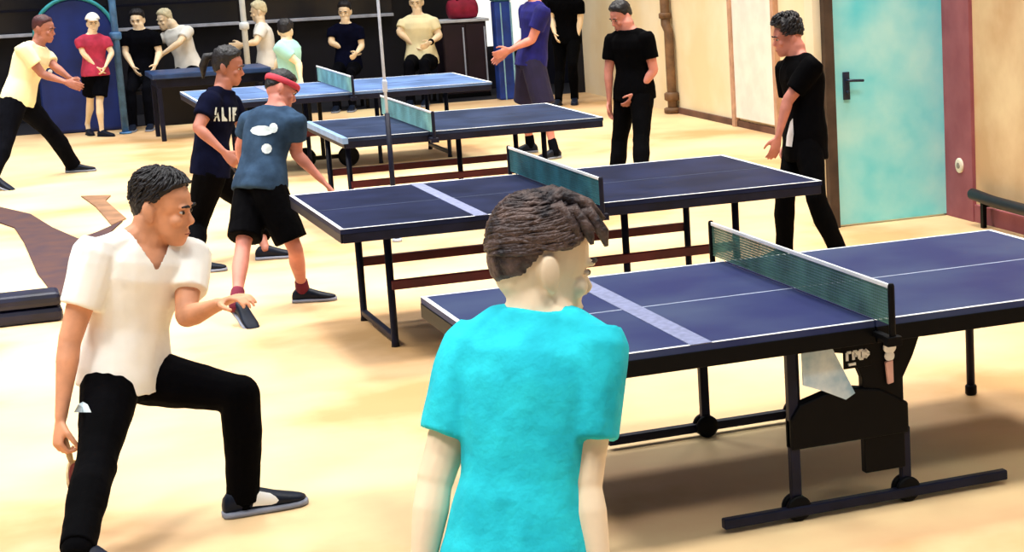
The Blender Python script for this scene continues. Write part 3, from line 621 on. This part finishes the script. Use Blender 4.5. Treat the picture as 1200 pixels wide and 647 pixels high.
PEOPLE['lean'] = seated('onlooker in white t-shirt leaning over the navy table', 222, 80, 25.3, 203, 32, 187, 18, -128, -145, (210, 50, -.8), (184, 68, -.6), (190, 45, .2), (178, 66, -.2), whiteS, hair=mat('hair_blond', '#e6dcb8', .7))
PEOPLE['profile'] = seated('onlooker in white t-shirt sitting in profile behind the ponytailed player', 312, 76, 25.2, 306, 32, 303, 14, 170, 165, (300, 50, -.6), (284, 52, -.3), (300, 48, .6), (284, 54, .3), whiteS, hair=mat('hair_blond', '#e6dcb8', .7))
PEOPLE['teal'] = seated('onlooker in pale teal shirt with dark hair, sitting behind the grey player', 338, 96, 22.3, 336, 53, 335, 37, 140, 60, (350, 74, -.2), (352, 92, -.4), (326, 72, .3), (322, 88, .3), tealS)
PEOPLE['darkman'] = seated('bearded man in dark t-shirt sitting with forearm resting, centre of the back row', 408, 76, 25.2, 405, 33, 404, 13, -112, -115, (424, 54, -.2), (418, 62, -.9), (388, 50, -.3), (410, 60, -.7), navyS)
PEOPLE['whiteman'] = seated('man in ivory t-shirt with dark wristwatch sitting in back row, head cut off', 494, 70, 25.2, 489, 17, 487, -6, -112, -112, (515, 42, -.2), (504, 50, -.9), (468, 38, -.2), (486, 54, -.9), yel, s=1.05, w=1.15)
# 13 blue polo
PEOPLE['blue'] = person('man in royal blue polo shirt standing behind the slate table, head cut off', dict(
    s=1.02, heading=178, shoulder=190, pelvis=(622, 70, 18.9), neck=(627, 2, 0), head=(624, -22, 0), face=180, elbowL=(622, 50, -.6), wristL=(598, 58, -.3), elbowR=(618, 46, .5), wristR=(594, 62, .2),
    footL=(650, 186, 200), footR=(622, 179, 170), kneeL=(640, 128, .3), kneeR=(612, 118, .3), skin=skR, hair=hairK, shirt=blueS, pants=mat('shorts_plum', '#1a1438', .9), legs=.95, legloose=.03, loose=.024, sock=blk2))
PEOPLE['shade'] = person('figure in black clothes standing in the dark doorway beside the blue polo man', dict(
    s=.97, heading=-120, pelvis=(664, 46, 24.4), neck=(663, -3, 0), head=(662, -20, 0), face=-130, elbowL=(680, 24, 0), wristL=(676, 46, -.5), elbowR=(646, 22, 0), wristR=(650, 38, -.7),
    footL=(674, 122, -110), footR=(655, 124, -125), kneeL=(672, 85), kneeR=(656, 86), skin=skP, hair=hairK, shirt=blk, pants=blk, vox=.008, cvox=.011, sole=m_shoe))
# 15 centre, 16 right
PEOPLE['centre'] = person('man in black t-shirt and trousers standing at the right end of slate table', dict(
    s=.94, heading=-150, shoulder=-140, pelvis=(743, 106, 16.1), neck=(737, 39, -.2), head=(728, 20, 0), face=-165, nod=22, elbowR=(713, 86, 0), wristR=(714, 118, -.3), elbowL=(768, 90, -.2), wristL=(736, 122, -.8),
    footR=(722, 230, -150), footL=(752, 236, -130), kneeR=(726, 168, .2), kneeL=(752, 170, .2), skin=skR, hair=hairK, shirt=blk, pants=blk, loose=.024, legloose=.022, hem=-.16, hairstyle=dict(t=.02)))
PEOPLE['right'] = person('young man in black clothes standing in profile beside the aqua door', dict(
    s=.95, heading=172, shoulder=188, pelvis=(942, 158, 12.7), neck=(936, 70, 0), head=(923, 44, 0), face=172, nod=10, elbowL=(914, 130, -.4), wristL=(909, 172, -.1), elbowR=(925, 126, .6), wristR=(922, 168, .3),
    footL=(984, 310, 175), footR=(920, 306, 172), kneeL=(958, 235, .3), kneeR=(920, 236, .3), skin=skR, hair=hairK, shirt=blk, pants=blk, loose=.024, legloose=.02, hem=-.34, sleeve=.72, hairstyle=dict(t=.026, top=1.8, nape=-24, strands=200, sweep=(.4, -.3))))

# prints on clothing
def pr(key, gar, px, py, polys, m_, name, label=None, scale=None):
    r, J, I = PEOPLE[key]; D = (I['Pv']-EYE)@FW; k = D/F_
    P = at_d(px, py, D-.35); d = nrm(ray(px, py)); rt = nrm(RT-d*(RT@d)); up = nrm(np.cross(rt, d))
    return decal(I[gar], I['base'], P, d, rt, up, [[(a*k, -c*k) for a, c in q] for q in polys], m_, name, label)
def blob(cx, cy, rx, ry, n=10, ph=0.): return [(cx+rx*math.cos(i*2*math.pi/n+ph), cy+ry*math.sin(i*2*math.pi/n+ph)) for i in range(n)]
pr('grey', 'shirt', 311, 154, [blob(-4, -1, 13, 6), blob(9, -4, 5, 6), blob(1, 20, 6, 6)], printW, 'shirt_print', 'pale print on the back of the grey shirt')
pr('navy', 'shirt', 263, 134, [[(-12, 8), (-9.5, -8), (-8, -8), (-10, 8)], [(-9.5, -8), (-8, -8), (-5, 8), (-7, 8)], [(-10.5, 2), (-6.5, 2), (-6.5, 4), (-10.5, 4)], [(-3, -8), (-1, -8), (-1, 6), (3, 6), (3, 8), (-3, 8)], [(5, -8), (7, -8), (7, 8), (5, 8)], [(9, -8), (14, -8), (14, -6), (11, -6), (11, -1), (13, -1), (13, 1), (11, 1), (11, 8), (9, 8)]], printW, 'shirt_lettering', 'pale block letters across the chest')
pr('man', 'pants', 97, 477, [[(-9, 6), (-5, -3), (0, -6), (5, -3), (9, 6)]], MATS['print_white'], 'trouser_badge', 'small white badge on hip')
pr('right', 'shirt', 926, 157, [[(-5, 14), (-4, 2), (0, -14), (3, -18), (4, 0), (2, 15)]], mat('panel_white', '#e8ecf2', .8), 'side_panel', 'white panel at the side')
r, J, I = PEOPLE['whiteman']
W = J['wL']; d = J['dL']; e = MB(); e.tube([W-d*.045-I['base'], W-d*.04-I['base'], W-d*.01-I['base'], W-d*.005-I['base']], [.036, .04, .04, .036], 16); tag(e.obj('wristwatch', blk2, r, True), 'dark wristwatch')

# rackets
def racket(label, W, d, n, rubber, s=1.):
    d = nrm(d); n = nrm(n-d*(n@d)); t = np.cross(d, n); W = np.asarray(W)
    rk = thing('table_tennis_racket', label, 'racket', W)
    g = MB(); g.tube([-.03*d, .0*d, .05*d, .075*d], [.013, .0125, .012, .009], 10); g.obj('handle', mat('racket_wood', '#d8b98c', .6, .15, 20), rk, True)
    g = MB(); R = []
    for o in (-.004, .004): R.append([d*(.15+.08*math.sin(q))+t*.076*math.cos(q)+n*o for q in np.arange(28)*2*math.pi/28])
    g.rings(R); g.obj('blade', MATS['racket_wood'], rk)
    for sg, m_ in ((1, rubber), (-1, blk)):
        g = MB(); R = []
        for o in (.0042, .0065): R.append([d*(.155+.073*math.sin(q))+t*.074*math.cos(q)+n*o*sg for q in np.arange(28)*2*math.pi/28])
        g.rings(R); g.obj('rubber', m_, rk)
    return rk
r, J, I = PEOPLE['man']; racket('pale-handled racket held low by man in white t-shirt', J['wR']+J['dR']*.10+J['nR']*.03, V(.15, -.1, -1), RT, maroonM)
r, J, I = PEOPLE['navy']; racket('racket with red rubber held by the player in navy shirt', J['wR']+J['dR']*.09+J['nR']*.02, V(.3, -.1, -.8), -FW, maroonM)

# ------------------------------------------------------------------ things at the back and sides
# tall blue crash mat
q = at_z(66, 160); X0, Y0 = 1.05, 24.35
b = MB(); pts = [(0, 0), (.95, 0), (.95, 2.1)]+[(.35+.0+.6*math.cos(a)-.0, 2.1) for a in ()]
pts = [(0, 0), (.9, 0), (.9, 1.75)]+[(.45+.45*math.cos(a), 1.75-.45+.45*math.sin(a)+.0) for a in np.linspace(.0, math.pi, 14)][1:-1]+[(0, 1.3)]
pts = [(0, 0), (.9, 0)]+[(.45+.45*math.cos(a), 1.15+.45*math.sin(a)) for a in np.linspace(0, math.pi, 18)]
mt = tag(xz_plate(pts, 0, .22).obj('crash_mat', mat('mat_blue', '#16307e', .55, col2='#0e1f52', scale=2.), None, False, .04, (1.12, 24.66, 0)), 'tall round-topped blue crash mat standing behind the red shirted child', 'mat')
b = MB(); P_ = pts[2:]; b.tube([(p[0], .0, p[1]) for p in P_], .022, 8); tag(b.obj('piping', mat('mat_teal', '#2f9aa8', .5), mt, True), 'teal edge piping')
b = MB(); b.disc((.13, -.004, .75), (0, 1, 0), .025, .012); b.obj('eyelet', m_white, mt, True)
# navy table before the onlookers on the left
tb = thing('side_table', 'navy side table in front of the onlookers at the left back', 'table', (2.75, 23.15, 0))
b = MB(); b.box((-.55, -.38, .70), (.75, .38, .76)); b.obj('tabletop', mat('top_navyblue', '#24406e', .35, .2, 4), tb, False, .01)
b = MB(); b.box((-.50, -.33, .60), (.70, .33, .70)); b.obj('apron', m_navym, tb, False, .005)
for x in (-.48, .68):
    for y in (-.31, .31):
        b = MB(); b.bar((x, y, .6), (x, y, 0), .05, .05); b.obj('leg', m_navym, tb, False, .004)
b = MB(); b.box((-.45, .28, .12), (.65, .3, .6)); b.obj('back_panel', m_night, tb)
# benches
def bench(label, x0, x1, y, zs):
    t = thing('bench', label, 'bench', ((x0+x1)/2, y, 0), 0, 'dark benches of the back row'); h = (x1-x0)/2
    b = MB(); b.box((-h, -.2, zs-.04), (h, .2, zs)); b.obj('seat', mat('bench_ink', '#14141f', .6), t, False, .008)
    for x in (-h+.06, h-.06):
        b = MB(); b.bar((x, -.17, zs-.04), (x, -.17, 0), .04, .04); b.obj('leg', m_blackm, t); b = MB(); b.bar((x, .17, zs-.04), (x, .17, 0), .04, .04); b.obj('leg', m_blackm, t)
for key, lab in (('darkseat', 'dark bench under the onlooker in dark shirt at left back'), ('lean', 'dark bench under the leaning onlooker in white'), ('profile', 'dark bench under the onlooker sitting in profile'), ('teal', 'dark bench under the onlooker in pale teal'), ('darkman', 'dark bench under the bearded man in dark t-shirt'), ('whiteman', 'dark bench under the man in ivory t-shirt')):
    P = PEOPLE[key][2]['Pv']; bench(lab, P[0]-.24, P[0]+(.06 if key == 'darkseat' else .24), P[1]+.03, P[2]-.2)
    print(key, np.round(P, 2))
# slim poles
def pole(label, x, y, m_, h=3.2, r=.018, low=False):
    t = thing('pole', label, 'pole', (x, y, 0))
    b = MB(); b.tube([(0, 0, .02), (0, 0, h)], r, 12); b.obj('shaft', m_, t, True)
    b = MB(); b.disc((0, 0, .012), (0, 0, 1), r*(3.2 if r < .03 else 1.8), .024); b.obj('base_plate', m_, t, True)
    if low: b = MB(); b.tube([(0, 0, .02), (0, 0, .95)], r+.008, 12); b.obj('sleeve', m_navym, t, True)
    b = MB(); b.disc((0, 0, 1.15), (0, 0, 1), r*1.7, .09); b.obj('collar', m_, t, True)
m_pw = mat('pole_pale', '#b8c4dc', .4, .1); m_pb = mat('pole_blue', '#4d7fb4', .4, .2)
P = at_y(459, 200, 14.1); pole('slim pale pole with dark lower half rising behind the dark table', P[0], P[1], m_pw, 3.2, .011, True)
P = at_y(287, 40, 24.75); pole('pale pole behind the ponytailed player, beside onlooker in profile', P[0], P[1], mat('pole_white', '#e6f0f6', .5, .05), 3.2, .035)
P = at_y(134, 40, 24.1); pole('light blue pole just behind the red shirted child', P[0]+.01, P[1], m_pb, 3.2, .04)
# locker with pale edges, board and red bag on it
lk = thing('locker', 'dark plum locker with pale edge trims behind the rearmost table', 'locker', (6.5, 25.5, 0))
b = MB(); b.box((-.34, 0, .05), (.26, .4, 1.0)); b.obj('carcass', mat('locker_plum', '#241222', .6, .2, 3), lk, False, .006)
for x0, x1 in ((-.33, -.04), (-.02, .25)):
    b = MB(); b.box((x0, -.02, .1), (x1, 0, .97)); d_ = b.obj('door', MATS['locker_plum'], lk, False, .004)
    b = MB(); b.box((x1-.03, -.03, .12), (x1-.012, -.018, .93)); b.obj('edge_trim', m_pw, d_)
b = MB(); b.box((-.34, -.02, .0), (.26, .4, .05)); b.obj('plinth', m_blackm, lk)
b = MB(); b.box((-.37, -.03, 1.0), (.3, .42, 1.035)); b.obj('top', mat('locker_pale', '#c8d0dc', .5), lk, False, .004)
bgp = thing('sports_bag', 'red sports bag lying on top of the plum locker', 'bag', (6.52, 25.68, 1.036))
g = MB(); g.rings([[V(x, r_*1.0*math.cos(a), .13+min(.13, r_)*math.sin(a)) for a in np.arange(16)*math.pi/8] for x, r_ in ((-.22, .08), (-.2, .12), (-.1, .13), (.1, .13), (.16, .12), (.18, .08))]); g.obj('body', mat('bag_red', '#a3213f', .8, .2, 7), bgp, True)
g = MB(); g.tube([(-.1, -.06, .25), (-.08, -.05, .32), (.04, -.05, .32), (.06, -.06, .25)], .012, 8); g.obj('handle', blk, bgp, True)
# blue column
bc = thing('padded_column', 'royal blue padded column with pale corner edges beside the locker', 'column', (6.78, 24.78, 0))
b = MB(); b.box((-.11, -.1, 0), (.11, .1, 1.28)); b.obj('pad', mat('pad_blue', '#1b3f9c', .5, .25, 3), bc, False, .02)
b = MB(); b.bar((.10, -.105, 0), (.10, -.105, 1.26), .02, .02); b.bar((-.03, -.105, .0), (-.03, -.105, 1.26), .015, .01); b.obj('edge', mat('edge_sky', '#8fc6e0', .5), bc)
b = MB(); b.box((-.12, -.11, 1.28), (.12, .11, 1.36)); b.obj('cap', mat('cap_teal', '#2a6a86', .5), bc, False, .02)
# folded navy gym mat at left, thin brown sheets drawing cast shadows on the floor
gm = thing('folded_gym_mat', 'navy folded gym mat lying on the floor behind the lunging man', 'mat', (-.35, 12.55, 0))
for z0, z1, y0 in ((0, .092, -.12), (.094, .18, -.125)):
    g = MB(); g.box((-.9, y0, z0), (.9, .12, z1)); ly = g.obj('layer', mat('mat_navy', '#12142e', .4, .25, 5), gm, False, .03)
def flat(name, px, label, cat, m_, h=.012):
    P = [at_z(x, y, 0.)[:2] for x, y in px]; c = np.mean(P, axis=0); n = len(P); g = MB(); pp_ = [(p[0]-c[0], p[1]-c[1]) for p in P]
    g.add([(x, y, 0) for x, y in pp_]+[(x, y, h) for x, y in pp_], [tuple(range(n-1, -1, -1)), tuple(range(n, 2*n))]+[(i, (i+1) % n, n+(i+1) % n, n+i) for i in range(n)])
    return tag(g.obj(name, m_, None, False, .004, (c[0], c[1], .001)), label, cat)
m_shadow = mat('shadow_brown', '#4a2c26', .85, col2='#38222a', scale=5.)  # brown of a floor shadow, modelled as a thin sheet
flat('floor_shadow', [(-12, 241), (36, 252), (62, 268), (92, 281), (112, 274), (144, 260), (100, 300), (80, 330), (70, 352), (62, 345), (44, 322), (28, 285), (17, 268), (-12, 258)], 'dark brown cast-shadow sheet spread beside the folded navy mat', 'mat', m_shadow)
flat('floor_shadow', [(95, 231), (130, 230), (124, 236), (148, 257), (131, 265), (112, 243)], 'small tan cast-shadow strip pointing toward the lunging man', 'mat', mat('shadow_tan', '#8a6448', .85, .2, 4))

# ------------------------------------------------------------------ light
LAMP = 175
def area(loc, size, energy, col=(1, .97, .9), rot=(0, 0, 0), sy=None):
    l = bpy.data.lights.new('ceiling_or_fill_lamp', 'AREA'); l.energy = energy; l.color = col; l.size = size
    if sy: l.shape = 'RECTANGLE'; l.size_y = sy
    o = bpy.data.objects.new('ceiling_or_fill_lamp', l); C.objects.link(o); l.spread = math.radians(105); o.location = loc; o.rotation_euler = rot
for yy in (2.6, 6., 9., 12., 15., 18., 21., 24.):
    for xx in (-1.6, 1.4, 4.2, 6.2):
        e = LAMP*(1.35 if xx < 0 else .95 if xx < 2 else .85)*(.45 if yy > 23 else .6 if yy < 3 and xx > 0 else .68 if yy < 7 and xx > 0 else .85 if yy < 10 and xx > 0 else 1)
        if xx == 1.4 and 5 < yy < 10: e *= .45
        area((xx, yy, 6.), 1.0, e, (1, .985, .95) if xx < 2 else (1, .95, .86))
area((-2.2, 12.5, 5.), 1.5, 260, (.95, .98, 1))  # added cool fill to whiten the left floor, not a known fixture
w = bpy.data.worlds.new('world'); SC.world = w; w.use_nodes = True
bgn = w.node_tree.nodes['Background']; bgn.inputs[0].default_value = (.78, .86, 1, 1); bgn.inputs[1].default_value = .422
vs = SC.view_settings; vs.view_transform = 'Standard'; vs.look = 'None'; vs.gamma = 1; vs.exposure = -.9; vs.use_curve_mapping = False
